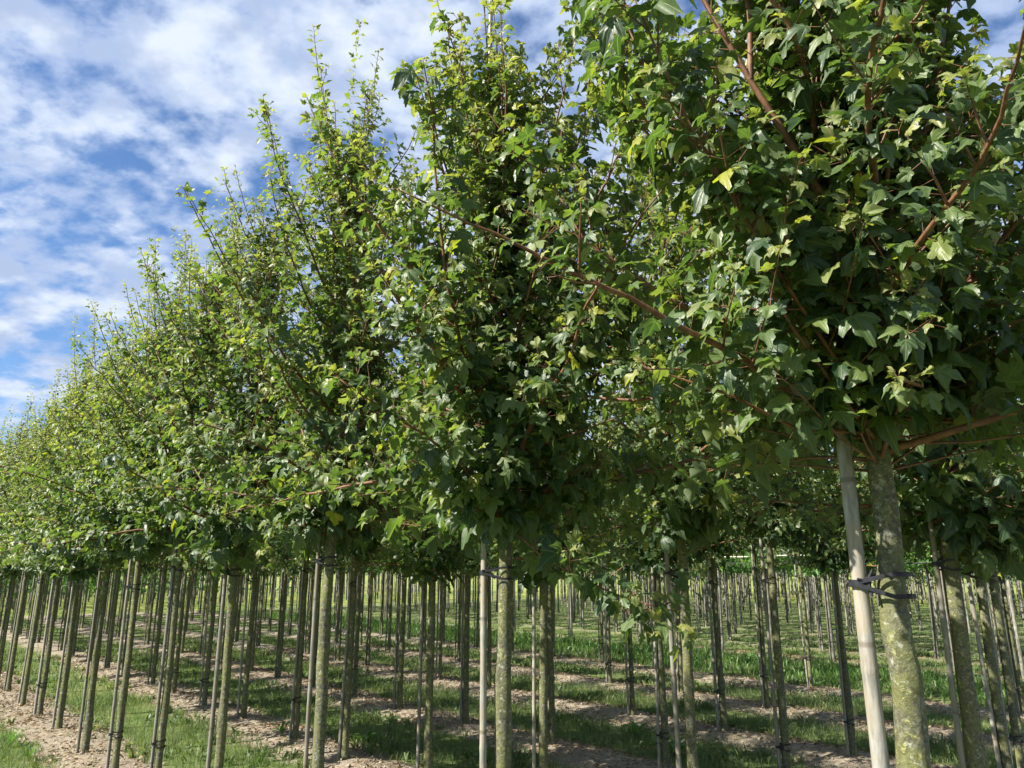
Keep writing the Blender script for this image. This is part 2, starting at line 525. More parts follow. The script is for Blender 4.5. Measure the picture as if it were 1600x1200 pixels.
# ------------------------------------------------------------------ leaf templates
H0 = [(0.05, -0.06), (0.16, -0.12), (0.30, -0.09), (0.38, 0.02), (0.33, 0.12), (0.46, 0.19), (0.57, 0.31), (0.55, 0.42), (0.41, 0.45), (0.25, 0.46), (0.29, 0.60), (0.26, 0.72), (0.14, 0.82), (0.07, 0.95), (0.0, 0.98)]
H1 = [(0.28, -0.12), (0.28, 0.10), (0.56, 0.38), (0.20, 0.43), (0.22, 0.70), (0.0, 1.0)]
H2 = [(0.46, 0.28), (0.19, 0.42), (0.0, 1.0)]


def outline(half):
    h = np.array(half, float)
    m = h[:-1][::-1] * [-1, 1]
    return np.concatenate([h, m])          # right side up to the tip, then down the left


def leaf_template(half, hub, ring, seed):
    r = np.random.default_rng(seed)
    o = outline(half)
    o = o + r.normal(0, 0.018, o.shape)
    hubp = np.array([0, hub])
    base = np.array([[0.0, 0.0]])
    o = np.concatenate([base, o])          # notch at the petiole
    k = len(o)
    parts = [hubp[None]]
    if ring:
        parts.append(hubp + (o - hubp) * 0.55)
    parts.append(o)
    p2 = np.concatenate(parts)
    x, y = p2[:, 0], p2[:, 1]
    rr = np.hypot(x, y - hub)
    ang = np.arctan2(np.abs(x), y)
    a, b, c = r.uniform(0.10, 0.85), r.uniform(-0.1, 0.65), r.uniform(-0.5, 0.5)
    pleat = np.cos(ang * 2 * math.pi / 0.95)                 # veins low, sinuses high
    z = -a * rr ** 2 + b * np.abs(x) * 0.6 - 0.05 * pleat * rr * 1.4 + c * x * y
    z += 0.11 * np.sin(9 * x + r.uniform(0, 6)) * rr + 0.10 * np.sin(8 * y + r.uniform(0, 6)) * rr + r.normal(0, 0.03, len(x)) * rr
    z -= r.uniform(0.0, 0.5) * np.clip(y - 0.45, 0, None) ** 2 * 1.8
    z -= z[1 + (k if ring else 0)]
    V = np.stack([x, y, z], -1)
    F = []
    if ring:
        for q in range(k):
            n = (q + 1) % k
            F += [[0, 1 + q, 1 + n], [1 + q, 1 + k + q, 1 + k + n], [1 + q, 1 + k + n, 1 + n]]
    else:
        F = [[0, 1 + q, 1 + (q + 1) % k] for q in range(k)]
    return V, np.array(F), p2


T_HERO = [leaf_template(H0, 0.10, True, 100 + i) for i in range(12)]
T0 = [leaf_template(H0, 0.10, False, 200 + i) for i in range(6)]
T1 = [leaf_template(H1, 0.10, False, 300 + i) for i in range(4)]


def simple_leaf(seed):
    r = np.random.default_rng(seed)
    pts = np.array([[0, 0], [0.50, 0.26], [0.19, 0.42], [0, 1.0], [-0.19, 0.42], [-0.50, 0.26]])
    z = np.array([0, 0.12, 0.04, -0.22, 0.04, 0.12]) + r.normal(0, 0.05, 6)
    z[0] = 0
    return np.column_stack([pts, z]), np.array([[0, 1, 2], [0, 2, 3], [0, 3, 4], [0, 4, 5]]), pts


T2 = [simple_leaf(400 + i) for i in range(4)]


def leaves_mesh(name, L, templates, mats, rg, twigs=None):
    """L: dict pos X Y Z size tint -> one mesh of all those leaves"""
    n = len(L['size'])
    which = rg.integers(0, len(templates), n)
    vs_, ts_, us_, tint_, off = [], [], [], [], 0
    for k, (V, F, U) in enumerate(templates):
        s = np.nonzero(which == k)[0]
        if not len(s):
            continue
        sz = L['size'][s][:, None, None]
        v = L['pos'][s][:, None, :] + sz * (V[None, :, 0:1] * L['X'][s][:, None] + V[None, :, 1:2] * L['Y'][s][:, None] + V[None, :, 2:3] * L['Z'][s][:, None])
        nv = len(V)
        t = F[None] + (off + np.arange(len(s)) * nv)[:, None, None]
        vs_.append(v.reshape(-1, 3)); ts_.append(t.reshape(-1, 3)); us_.append(np.tile(U, (len(s), 1)))
        tint_.append(np.repeat(L['tint'][s], nv))
        off += len(s) * nv
    return mk_mesh(name, np.concatenate(vs_), np.concatenate(ts_), mats, None, np.concatenate(us_), {'tint': np.concatenate(tint_)})


# ------------------------------------------------------------------ tree growth
def unit(v):
    return v / (np.linalg.norm(v, axis=-1, keepdims=True) + 1e-9)


def grow(seed, H, base=1.9, nprim=44, reach=1.0, node=0.055, sec_p=0.62, extra=(), lean=0.0, droop_low=True, nspur=70, leaf=1.06, shoots=7):
    """a young maple crown: returns leader, primaries, twigs (each points+radii) and leaf frames, all in metres from the tree's foot"""
    r = np.random.default_rng(seed)
    prim, twigs = [], []
    LP, LD, LT, LU, LS, LTI = [], [], [], [], [], []     # node pos, pair dir, twig dir, outward, size, tint

    def path(p, th0, th1, az, L, wob=0.095):
        n = max(5, int(L / 0.055))
        pts = [np.array(p, float)]
        a = az
        for k in range(n):
            f = k / (n - 1)
            th = th0 + (th1 - th0) * f
            a += r.normal(0, wob)
            th += r.normal(0, wob)
            d = np.array([math.sin(th) * math.cos(a), math.sin(th) * math.sin(a), math.cos(th)])
            pts.append(pts[-1] + d * L / n)
        return np.array(pts)

    def leafy(pts, start, s0, s1, t0, t1, step):
        ln = np.concatenate([[0], np.cumsum(np.linalg.norm(np.diff(pts, axis=0), axis=1))])
        tot = ln[-1]
        s = np.arange(start * tot, tot, step)
        if not len(s):
            return s, None, None
        P = np.stack([np.interp(s, ln, pts[:, i]) for i in range(3)], -1)
        Dr = unit(np.stack([np.interp(s + 0.02, ln, pts[:, i]) - np.interp(s - 0.02, ln, pts[:, i]) for i in range(3)], -1) + 1e-6)
        f = s / tot
        # leaves sit closer together and smaller near the tip
        for k in range(len(s)):
            ref = np.array([0, 0, 1.0]) if abs(Dr[k][2]) < 0.9 else np.array([1.0, 0, 0])
            u = unit(np.cross(Dr[k], ref)); v = np.cross(Dr[k], u)
            ax = u if k % 2 == 0 else v
            if r.random() < 0.5:
                ax = unit(ax + 0.4 * r.normal(size=3))
            for sg in (-1, 1):
                if r.random() < 0.07:
                    continue
                LP.append(P[k]); LD.append(ax * sg); LT.append(Dr[k])
                LS.append((s0 + (s1 - s0) * f[k] ** 0.8) * r.uniform(0.72, 1.22))
                LTI.append(np.clip(t0 + (t1 - t0) * f[k] ** 1.3 + r.normal(0, 0.10), 0, 1))
        # tuft at the tip
        for q in range(4):
            LP.append(pts[-1]); LD.append(unit(r.normal(size=3))); LT.append(Dr[-1])
            LS.append(s1 * r.uniform(0.5, 0.9)); LTI.append(min(1, t1 + 0.15))
        return s, P, Dr

    top = H - 1.25
    zl = np.linspace(0, H, 40)
    wbl = 0.007 + 0.025 * np.clip(zl - 1.8, 0, 1)
    lead = np.stack([wbl * np.sin(zl * 1.9 + r.uniform(0, 6)) * np.clip(zl - 0.3, 0, 1) + lean * np.clip(zl - 2, 0, 9) ** 1.5,
                     wbl * np.sin(zl * 2.1 + r.uniform(0, 6)) * np.clip(zl - 0.3, 0, 1), zl], -1)

    def at(z):
        return np.array([np.interp(z, zl, lead[:, 0]), np.interp(z, zl, lead[:, 1]), z])

    specs = []
    az = r.uniform(0, 6)
    for i in range(nprim):
        f = i / (nprim - 1)
        z0 = base + f ** 0.95 * (top - base)
        az += 2.4 + r.normal(0, 0.25)
        th0 = math.radians(78 - 46 * f ** 0.75 + r.normal(0, 7))
        th1 = th0 * (0.50 - 0.28 * max(f - 0.4, 0) if f > 0.12 else 0.95) + r.normal(0, 0.10)
        if droop_low and f < 0.12 and r.random() < 0.5:
            th1 = th0 + 0.35
        L = reach * (1.20 - 0.30 * f) * r.uniform(0.66, 1.25)
        if f > 0.7:
            L *= 0.80 - 0.4 * (f - 0.7)
        specs.append((at(z0), th0, th1, az, L, f))
    for q in range(shoots):                 # upright shoots that make the spire
        specs.append((at(top - r.uniform(-0.25, 0.95)), r.uniform(0.10, 0.48), r.uniform(0.0, 0.22), r.uniform(0, 6.283), r.uniform(0.75, 1.35), 0.97))
    for i, (p, th0, th1, a, L, f) in enumerate(specs):
        pts = path(p, th0, th1, a, L)
        r0 = 0.0045 + 0.0048 * L * (1.2 - f)
        prim.append((pts, np.linspace(r0, 0.0018, len(pts))))
        s, P, Dr = leafy(pts, 0.06, 0.096 - 0.048 * f, 0.034 - 0.006 * f, 0.05 + 0.32 * f, 0.60 + 0.32 * f, node * (1 - 0.3 * f))
        if P is None:
            continue
        for k in range(1, len(s) - 1):
            fr = s[k] / L
            if r.random() < sec_p * (1.15 - fr) * (1.1 - 0.55 * f):
                ref = np.array([0, 0, 1.0]) if abs(Dr[k][2]) < 0.9 else np.array([1.0, 0, 0])
                u = unit(np.cross(Dr[k], ref)); v = np.cross(Dr[k], u)
                ph = r.uniform(0, 2 * math.pi)
                d = unit(Dr[k] * 0.8 + (u * math.cos(ph) + v * math.sin(ph)) * 0.9 + np.array([0, 0, 0.25]))
                ls = (0.40 - 0.26 * fr) * r.uniform(0.6, 1.2) * (1 - 0.35 * f)
                q = path(P[k], math.acos(np.clip(d[2], -1, 1)), math.acos(np.clip(d[2], -1, 1)) * 0.8, math.atan2(d[1], d[0]), ls, 0.10)
                twigs.append((q, np.linspace(0.0030, 0.0011, len(q))))
                leafy(q, 0.15, (0.080 - 0.036 * f), 0.034 - 0.006 * f, 0.08 + 0.25 * f, 0.55 + 0.25 * f, 0.055)
    # short leafy spurs that fill the inside of the crown
    for q in range(nspur):
        z0 = base - 0.05 + (top + 0.3 - base) * r.random() ** 1.8
        f = (z0 - base) / (top - base)
        L = r.uniform(0.22, 0.62) * reach * (1 - 0.45 * max(f, 0))
        th = math.radians(r.uniform(45, 100) - 25 * max(f, 0))
        pts = path(at(z0), th, th * r.uniform(0.7, 1.1), r.uniform(0, 6.283), L, 0.12)
        twigs.append((pts, np.linspace(0.0042, 0.0014, len(pts))))
        leafy(pts, 0.10, 0.105 - 0.045 * max(f, 0), 0.060 - 0.02 * max(f, 0), 0.0 + 0.2 * max(f, 0), 0.35 + 0.3 * max(f, 0), node)
    for pts, r0, s0 in extra:
        pts = np.array(pts, float)
        tt = np.linspace(0, 1, len(pts)); t2 = np.linspace(0, 1, len(pts) * 4)
        q = np.stack([np.interp(t2, tt, pts[:, i]) for i in range(3)], -1)
        prim.append((q, np.linspace(r0, 0.0022, len(q))))
        ss, P, Dr = leafy(q, s0, 0.082, 0.036, 0.12, 0.6, 0.06)
        tot = np.linalg.norm(np.diff(q, axis=0), axis=1).sum()
        for k in range(0, len(ss) if tot > 0.75 else 0):
            if r.random() < 0.62:
                d = unit(Dr[k] * 0.8 + unit(r.normal(size=3)) * 0.9 + np.array([0, 0, 0.15]))
                fr = ss[k] / tot
                tq = path(P[k], math.acos(np.clip(d[2], -1, 1)), math.acos(np.clip(d[2], -1, 1)) * 0.85, math.atan2(d[1], d[0]), (0.42 - 0.26 * fr) * r.uniform(0.6, 1.2), 0.10)
                twigs.append((tq, np.linspace(0.0030, 0.0011, len(tq))))
                leafy(tq, 0.12, 0.082, 0.036, 0.08, 0.5, 0.05)
    # the leader itself is a leafy shoot at the top
    m = zl > top - 0.2
    leafy(lead[m], 0.0, 0.055, 0.030, 0.4, 0.9, 0.05)

    LP, LD, LT = np.array(LP), np.array(LD), np.array(LT)
    LS, LTI = np.array(LS), np.array(LTI)
    n = len(LS)
    outw = LP - np.array([[0, 0, 0]]) ; outw[:, 2] = 0
    outw = unit(outw)
    petl = LS * r.uniform(0.5, 1.0, n)
    pd = unit(LD * 0.9 + LT * 0.45 + np.array([0, 0, 0.12]) + r.normal(0, 0.18, (n, 3)))
    pos = LP + pd * petl[:, None]
    big = np.clip((LS - 0.035) / 0.05, 0, 1)
    Y = unit(pd * 0.75 + outw * 0.30 + np.array([0, 0, -1.0]) * (0.15 + 0.65 * big * r.uniform(0.3, 1.2, n))[:, None] + r.normal(0, 0.22, (n, 3)))
    nn = np.array([0, 0, 0.75]) + outw * 0.55 + r.normal(0, 0.38, (n, 3))
    X = unit(np.cross(Y, nn)); Z = np.cross(X, Y)
    L = dict(pos=pos, X=X, Y=Y, Z=Z, size=LS * leaf, tint=LTI, node=LP)
    return dict(lead=lead, zl=zl, prim=prim, twigs=twigs, L=L, H=H)


def petioles(L, rad=0.0009):
    """3-sided prisms from node to leaf base"""
    a, b = L['node'], L['pos']
    d = unit(b - a)
    ref = np.where(np.abs(d[:, 2:3]) < 0.9, np.array([[0, 0, 1.0]]), np.array([[1.0, 0, 0]]))
    u = unit(np.cross(d, ref)); v = np.cross(d, u)
    vs_ = []
    for e in (a, b):
        for k in range(3):
            an = k * 2.0944
            vs_.append(e + rad * (math.cos(an) * u + math.sin(an) * v))
    V = np.stack(vs_, 1)                                # n,6,3
    F = np.array([[0, 1, 4], [0, 4, 3], [1, 2, 5], [1, 5, 4], [2, 0, 3], [2, 3, 5]])
    n = len(a)
    return V.reshape(-1, 3), (F[None] + (np.arange(n) * 6)[:, None, None]).reshape(-1, 3)


def trunk_tube(T, r0, seed, sides=12, zmax=None, knots=9, fine=0.05, bulge=1.0):
    r = np.random.default_rng(seed)
    zmax = zmax or T['H'] - 1.0
    z = np.arange(-0.12, zmax, fine)
    pts = np.stack([np.interp(z, T['zl'], T['lead'][:, 0]), np.interp(z, T['zl'], T['lead'][:, 1]), z], -1)
    rad = r0 * np.interp(z, [-0.2, 0.0, 0.12, 1.8, 2.3, 3.4, zmax], [1.35, 1.22, 1.0, 0.84, 0.60, 0.26, 0.10])
    an = np.arange(sides) * 2 * math.pi / sides
    wob = np.ones((len(z), sides))
    wob += bulge * (0.035 * np.sin(z[:, None] * 7 + an * 2 + r.uniform(0, 6)) + 0.03 * np.sin(z[:, None] * 17 + an * 3 + r.uniform(0, 6)))
    wob += (bulge - 1.0) * 0.06 * np.sin(z[:, None] * 11 + an * 1 + 2 * np.sin(z[:, None] * 5))
    for k in range(knots):
        zk, ak, hk, wk = r.uniform(0.15, 2.1), r.uniform(0, 6.28), r.uniform(0.10, 0.34), r.uniform(0.030, 0.10)
        da = np.angle(np.exp(1j * (an - ak)))
        wob += 0.85 * hk * np.exp(-((z[:, None] - zk) / wk) ** 2 - (da[None] / 0.7) ** 2)
    return tube(pts, rad, sides, True, wob)


# ------------------------------------------------------------------ tree positions (eye heights along each row)
ORD = ['first', 'second', 'third', 'fourth', 'fifth', 'sixth', 'seventh', 'eighth', 'ninth', 'tenth', 'eleventh', 'twelfth', 'thirteenth', 'fourteenth',
       'fifteenth', 'sixteenth', 'seventeenth', 'eighteenth', 'nineteenth', 'twentieth', 'twenty-first', 'twenty-second', 'twenty-third', 'twenty-fourth',
       'twenty-fifth', 'twenty-sixth', 'twenty-seventh', 'twenty-eighth', 'twenty-ninth', 'thirtieth', 'thirty-first', 'thirty-second', 'thirty-third', 'thirty-fourth', 'thirty-fifth', 'thirty-sixth']
ROWW = ['front', 'second', 'third', 'fourth', 'fifth', 'sixth']
ALONG = [
    [0.47, 1.35, 2.20, 2.97, 3.64, 4.28, 4.85, 5.58, 6.15, 6.75, 7.45],
    [0.72, 1.56, 2.25, 3.03, 3.74, 4.37, 5.15, 5.83, 6.56, 7.17, 7.95, 8.58, 9.28],
    [0.96, 1.80, 2.44, 3.25, 4.03, 4.76, 5.45, 6.12, 6.80, 7.42, 8.10, 8.77, 9.39],
    [1.22, 2.00, 2.80, 3.50, 4.32, 5.05, 5.74, 6.38, 6.93, 7.60],
    [1.50, 2.31, 3.07, 3.82, 4.58, 5.32, 6.02, 6.73, 7.40],
    [1.75, 2.50, 3.25, 4.12, 4.86, 5.57, 6.30, 7.00],
]
END_A = 18.6
for lst in ALONG:
    while lst[-1] < END_A - 0.6:
        lst.append(lst[-1] + 0.70 + rng.normal(0, 0.04))
HEIGHT1 = [5.1, 5.0, 5.3, 5.3, 5.15, 5.1, 4.8, 4.6, 4.7, 4.7, 4.7]


def proj(p):
    """camera depth and picture position (1600 px wide) of world points"""
    ph = math.radians(PITCH)
    y = p[..., 1]; z = p[..., 2] - EYE
    d = y * math.cos(ph) + z * math.sin(ph); up = -y * math.sin(ph) + z * math.cos(ph)
    return d, 800 + 1150 * p[..., 0] / d, 600 - 1150 * up / d


# hero branches of the closest tree and of the second one, in metres from the tree foot
def rel(al, pe, pts):
    c = W(al, pe)
    return [(p[0] - c[0], p[1] - c[1], p[2]) for p in pts]


ex1 = [
    (rel(0.47, 1.17, [(0.985, 1.96, 2.35), (0.90, 1.86, 2.62), (0.76, 1.78, 2.83), (0.655, 1.76, 3.02), (0.56, 1.75, 3.22), (0.47, 1.74, 3.46), (0.43, 1.72, 3.9)]), 0.015, 0.45),
    (rel(0.47, 1.17, [(0.655, 1.76, 3.02), (0.665, 1.75, 3.2), (0.655, 1.74, 3.42), (0.65, 1.73, 3.75), (0.66, 1.73, 4.1)]), 0.009, 0.3),
    (rel(0.47, 1.17, [(1.0, 1.93, 2.5), (0.98, 1.72, 2.72), (0.93, 1.6, 3.0), (0.92, 1.55, 3.4), (0.95, 1.5, 3.8)]), 0.006, 0.25),
    (rel(0.47, 1.17, [(0.99, 1.97, 2.15), (0.80, 1.75, 2.22), (0.60, 1.62, 2.45), (0.42, 1.55, 2.75), (0.28, 1.5, 3.1)]), 0.007, 0.2),
    (rel(0.47, 1.17, [(0.99, 1.97, 2.05), (0.85, 1.80, 2.1), (0.66, 1.68, 2.3), (0.50, 1.64, 2.62), (0.47, 1.62, 2.95)]), 0.006, 0.2),
    (rel(0.47, 1.17, [(0.99, 1.97, 2.0), (0.97, 1.75, 2.16), (0.93, 1.62, 2.12), (0.84, 1.55, 2.12)]), 0.006, 0.2),
    (rel(0.47, 1.17, [(0.98, 1.98, 2.2), (0.72, 1.92, 2.34), (0.45, 1.90, 2.42), (0.20, 1.92, 2.62), (0.08, 1.95, 2.9)]), 0.007, 0.2),
    (rel(0.47, 1.17, [(0.98, 1.98, 2.5), (0.72, 2.05, 2.75), (0.48, 2.10, 3.05), (0.32, 2.14, 3.45), (0.26, 2.15, 3.9)]), 0.008, 0.2),
    (rel(0.47, 1.17, [(0.98, 1.98, 2.4), (0.66, 1.82, 2.62), (0.42, 1.78, 2.95), (0.27, 1.80, 3.4)]), 0.007, 0.2),
    (rel(0.47, 1.17, [(0.98, 1.98, 2.08), (0.74, 1.86, 2.06), (0.55, 1.80, 2.14), (0.34, 1.82, 2.22)]), 0.006, 0.15),
    (rel(0.47, 1.17, [(1.0, 1.97, 2.3), (1.2, 1.75, 2.45), (1.35, 1.62, 2.75), (1.42, 1.55, 3.1)]), 0.007, 0.2),
    (rel(0.47, 1.17, [(1.0, 1.97, 2.6), (1.15, 1.8, 2.9), (1.22, 1.7, 3.3), (1.30, 1.65, 3.8)]), 0.008, 0.2),
]
c2 = W(1.35, 1.17)
ex2 = [
    ([(0.0, 0.0, 1.93), (0.05, -0.16, 1.86), (0.14, -0.25, 1.78), (0.28, -0.30, 1.69), (0.45, -0.33, 1.62), (0.63, -0.34, 1.575)], 0.0045, 0.25),
    ([(0.0, 0.0, 2.15), (0.12, -0.2, 2.2), (0.30, -0.34, 2.24), (0.52, -0.42, 2.31)], 0.006, 0.2),
    ([(0.0, 0.0, 2.9), (0.22, -0.10, 3.25), (0.36, -0.14, 3.7), (0.44, -0.16, 4.3)], 0.008, 0.15),
    ([(0.0, 0.0, 2.5), (0.25, 0.02, 2.75), (0.48, 0.05, 3.1), (0.60, 0.08, 3.6)], 0.008, 0.15),
    ([(0.0, 0.0, 2.3), (-0.15, -0.3, 2.5), (-0.22, -0.5, 2.8), (-0.26, -0.62, 3.2), (-0.28, -0.66, 3.6)], 0.010, 0.2),
]
ex7 = [([(0.0, 0.0, 1.95), (0.1, -0.2, 1.86), (0.15, -0.35, 1.70), (0.16, -0.42, 1.50)], 0.004, 0.2)]


def tree_object(name, loc, label, cat, group, rotz=0.0, scale=1.0):
    o = bpy.data.objects.new(name, None)
    COL.objects.link(o)
    o.empty_display_size = 0.2
    o.location = loc
    o.rotation_euler = (0, 0, rotz)
    o.scale = (scale, scale, scale)
    o['label'] = label; o['category'] = cat; o['group'] = group
    return o


# shared meshes of single leaves
LEAF_ME = []
for i, (V, F, U) in enumerate(T_HERO):
    for k, tv in enumerate((0.03, 0.2, 0.42, 0.75)):
        LEAF_ME.append(mk_mesh('maple_leaf', V, F, [M_leaf], None, U, {'tint': np.full(len(V), tv)}))

CACHE = {}


def variant(kind, k):
    """shared trunk and crown meshes for the trees that stand farther in"""
    key = (kind, k)
    if key in CACHE:
        return CACHE[key]
    if kind == 'mid':
        T = grow(700 + k, 5.2, nprim=38 + 2 * k, sec_p=0.55, base=1.84 + 0.07 * k, nspur=56)
        tr = mk_mesh('trunk', *trunk_tube(T, 0.032, 50 + k, 10)[:2], [M_bark])
        g = Geo()
        for p, r_ in T['prim']:
            g.add(*tube(p[::3], r_[::3], 4))
        for p, r_ in T['twigs']:
            g.add(*tube(p[::3], r_[::3], 3, False))
        me = (tr, g.mesh('branches', [M_twig]), leaves_mesh('foliage', T['L'], T1, [M_leaf_far], np.random.default_rng(k)))
    elif kind == 'far':
        T = grow(800 + k, 5.2, nprim=28 + 2 * k, sec_p=0.40, node=0.085, nspur=30, shoots=6, base=1.82 + 0.07 * k, leaf=1.12)
        T['L']['size'] *= 1.2
        v, t, _ = trunk_tube(T, 0.032, 60 + k, 6, fine=0.18, knots=5)
        g = Geo(); g.add(v, t, 0)
        for p, r_ in T['prim']:
            g.add(*tube(p[::5], r_[::5] * 1.1, 3, False)[:2], 1)
        me = (g.mesh('trunk', [M_bark, M_twig]), None, leaves_mesh('foliage', T['L'], T2, [M_leaf_far], np.random.default_rng(k)))
    else:
        T = grow(900 + k, 4.9, base=1.74, nprim=20, sec_p=0.30, node=0.11, droop_low=(k % 3 == 0), nspur=22, shoots=3)
        T['L']['size'] *= 1.75
        v, t, _ = trunk_tube(T, 0.036, 70 + k, 6, zmax=3.2, fine=0.3, knots=3)
        me = (mk_mesh('trunk', v, t, [M_barkb]), None, leaves_mesh('foliage', T['L'], T2, [M_leaf_b], np.random.default_rng(k)))
    CACHE[key] = me
    return me


# ------------------------------------------------------------------ stakes
def cane_geo(r0, H, sides, seed, node=0.42, straight=False):
    r = np.random.default_rng(seed)
    z = [-0.15]
    for k in range(int(H / node) + 1):
        zc = (k + 0.5) * node
        z += [zc - node * 0.4, zc - 0.016, zc - 0.006, zc + 0.006, zc + 0.018]
    z = np.array([q for q in sorted(z) if q < H] + [H])
    fr = np.abs((z / node) % 1.0 - 0.5) * node
    rad = r0 * (1.0 - 0.30 * z / H) * (1 + 0.07 * (fr < 0.008))
    lean = r.normal(0, 0.006, 2)
    bow = r.normal(0, 0.012, 2)
    if straight:
        lean, bow = np.array([-0.006, 0.0]), np.zeros(2)
    s = z / H
    pts = np.stack([lean[0] * z + bow[0] * np.sin(s * 3.1), lean[1] * z + bow[1] * np.sin(s * 3.1), z], -1)
    return tube(pts, rad, sides, True), pts


def strap(g, c1, r1, c2, r2, z, dz=0.0, hgt=0.011, th=0.0018, slot=1):
    """rubber strap: the hull of two circles, tilted by dz towards the second"""
    c1, c2 = np.array(c1, float), np.array(c2, float)
    d = c2 - c1; L = np.linalg.norm(d); d = d / L; n = np.array([-d[1], d[0]])
    be = math.asin(np.clip((r1 - r2) / L, -1, 1))
    path = []
    a1 = math.pi / 2 - be
    for a in np.linspace(a1, 2 * math.pi - a1, 9):
        path.append(np.append(c1 + r1 * (math.cos(a) * d + math.sin(a) * n), z))
    for a in np.linspace(-a1, a1, 9):
        path.append(np.append(c2 + r2 * (math.cos(a) * d + math.sin(a) * n), z + dz))
    P = np.array(path); k = len(P)
    cen = np.append((c1 + c2) / 2, z)
    o = P - cen; o[:, 2] = 0; o = unit(o)
    ring = np.stack([P + [0, 0, hgt / 2], P + o * th + [0, 0, hgt / 2], P + o * th - [0, 0, hgt / 2], P - [0, 0, hgt / 2]], 1).reshape(-1, 3)
    t = []
    for i in range(k):
        j = (i + 1) % k
        for q in range(4):
            e = (q + 1) % 4
            t += [[i * 4 + q, j * 4 + q, j * 4 + e], [i * 4 + q, j * 4 + e, i * 4 + e]]
    g.add(ring, t, slot)


CANE = {}


def stake(al, pe, base, rt, hero, dist, label, group):
    """one bamboo stake beside its tree, with its rubber ties"""
    off_az = math.radians(-104 + random.uniform(-14, 14)) if hero != 1 else math.radians(-72)
    rs = 0.0235 if hero == 1 else random.uniform(0.0125, 0.0165)
    gap = rt * 0.98 + rs + random.uniform(0.006, 0.030) + (0.004 if hero == 1 else 0)
    ox, oy = math.sin(off_az) * gap, math.cos(off_az) * gap
    x, y = base[0] + ox, base[1] + oy
    H = random.uniform(3.6, 4.4)
    if hero == 2:
        H = 4.6
    if hero == 1:
        H = 3.0
    zt = 1.70 + random.uniform(-0.06, 0.08) if hero else 1.70 + random.uniform(-0.16, 0.06)
    zl_ = random.uniform(0.28, 0.42)
    if dist < 13:
        k = random.randrange(6)
        o = bpy.data.objects.new('bamboo_stake', None)
        COL.objects.link(o)
        o.location = (x, y, base[2])
        (v, t, u), pts = cane_geo(rs, H, 12 if hero else 8, random.randrange(9999), straight=hero == 1)
        g = Geo(); g.add(v, t, 0, u)
        cn = obj('cane', g.mesh('cane', [M_cane]), o)
        if hero != 1:
            kk = random.uniform(0.62, 1.05)
            cn.color = (kk, kk, kk * 0.97, 1)
        for zi in ((zt, zl_) if hero != 1 and random.random() < 0.6 else (zt,)):
            pc = np.array([np.interp(zi, pts[:, 2], pts[:, 0]), np.interp(zi, pts[:, 2], pts[:, 1])])
            tc_ = np.array([-ox, -oy])
            g = Geo()
            big = 1.25 if hero == 1 else 1.0
            strap(g, pc, rs * 0.98 + 0.002, tc_, rt * 1.04 + 0.006, zi, 0.016 * big, 0.009 * big, 0.0018 * big, 0)
            strap(g, pc, rs * 0.98 + 0.003, tc_, rt * 1.04 + 0.007, zi - 0.006 * big, -0.022 * big, 0.009 * big, 0.0018 * big, 0)
            # the knot with its loose ends on the tree's side of the cane
            dd = unit(tc_ - pc)
            side = np.array([dd[1], -dd[0]])
            if side[1] > 0:
                side = -side
            kp = np.append(pc + dd * rs * 0.7 + side * rs * 0.85, zi)
            for e in ((0.012, 0.026), (0.004, -0.028), (-0.02, 0.006)):
                tip = kp + np.append(dd * e[0] + side * 0.006, e[1]) * big
                g.add(*tube([kp - (tip - kp) * 0.3, kp, tip], [0.004 * big, 0.0055 * big, 0.003 * big], 5), 0)
            obj('tie', g.mesh('tie', [M_tie], smooth=False), o)
    else:
        key = (random.randrange(5),)
        if key not in CANE:
            (v, t, u), pts = cane_geo(0.0145, 4.0, 5, 77 + key[0], node=0.8)
            g = Geo(); g.add(v, t, 0, u)
            for zi in ((1.68, 0.35) if key[0] % 2 else (1.66,)):
                strap(g, (0, 0), 0.019, (-math.sin(math.radians(-104)) * 0.06, -math.cos(math.radians(-104)) * 0.06), 0.042, zi)
            CANE[key] = g.mesh('bamboo_stake', [M_cane, M_tie])
        o = bpy.data.objects.new('bamboo_stake', CANE[key])
        COL.objects.link(o)
        o.location = (x, y, base[2])
        o.rotation_euler = (0, 0, random.uniform(-0.2, 0.2))
        kk = random.uniform(0.38, 0.75)
        o.color = (kk, kk, kk * 0.97, 1)
    o['label'] = label; o['category'] = 'stake'; o['group'] = group


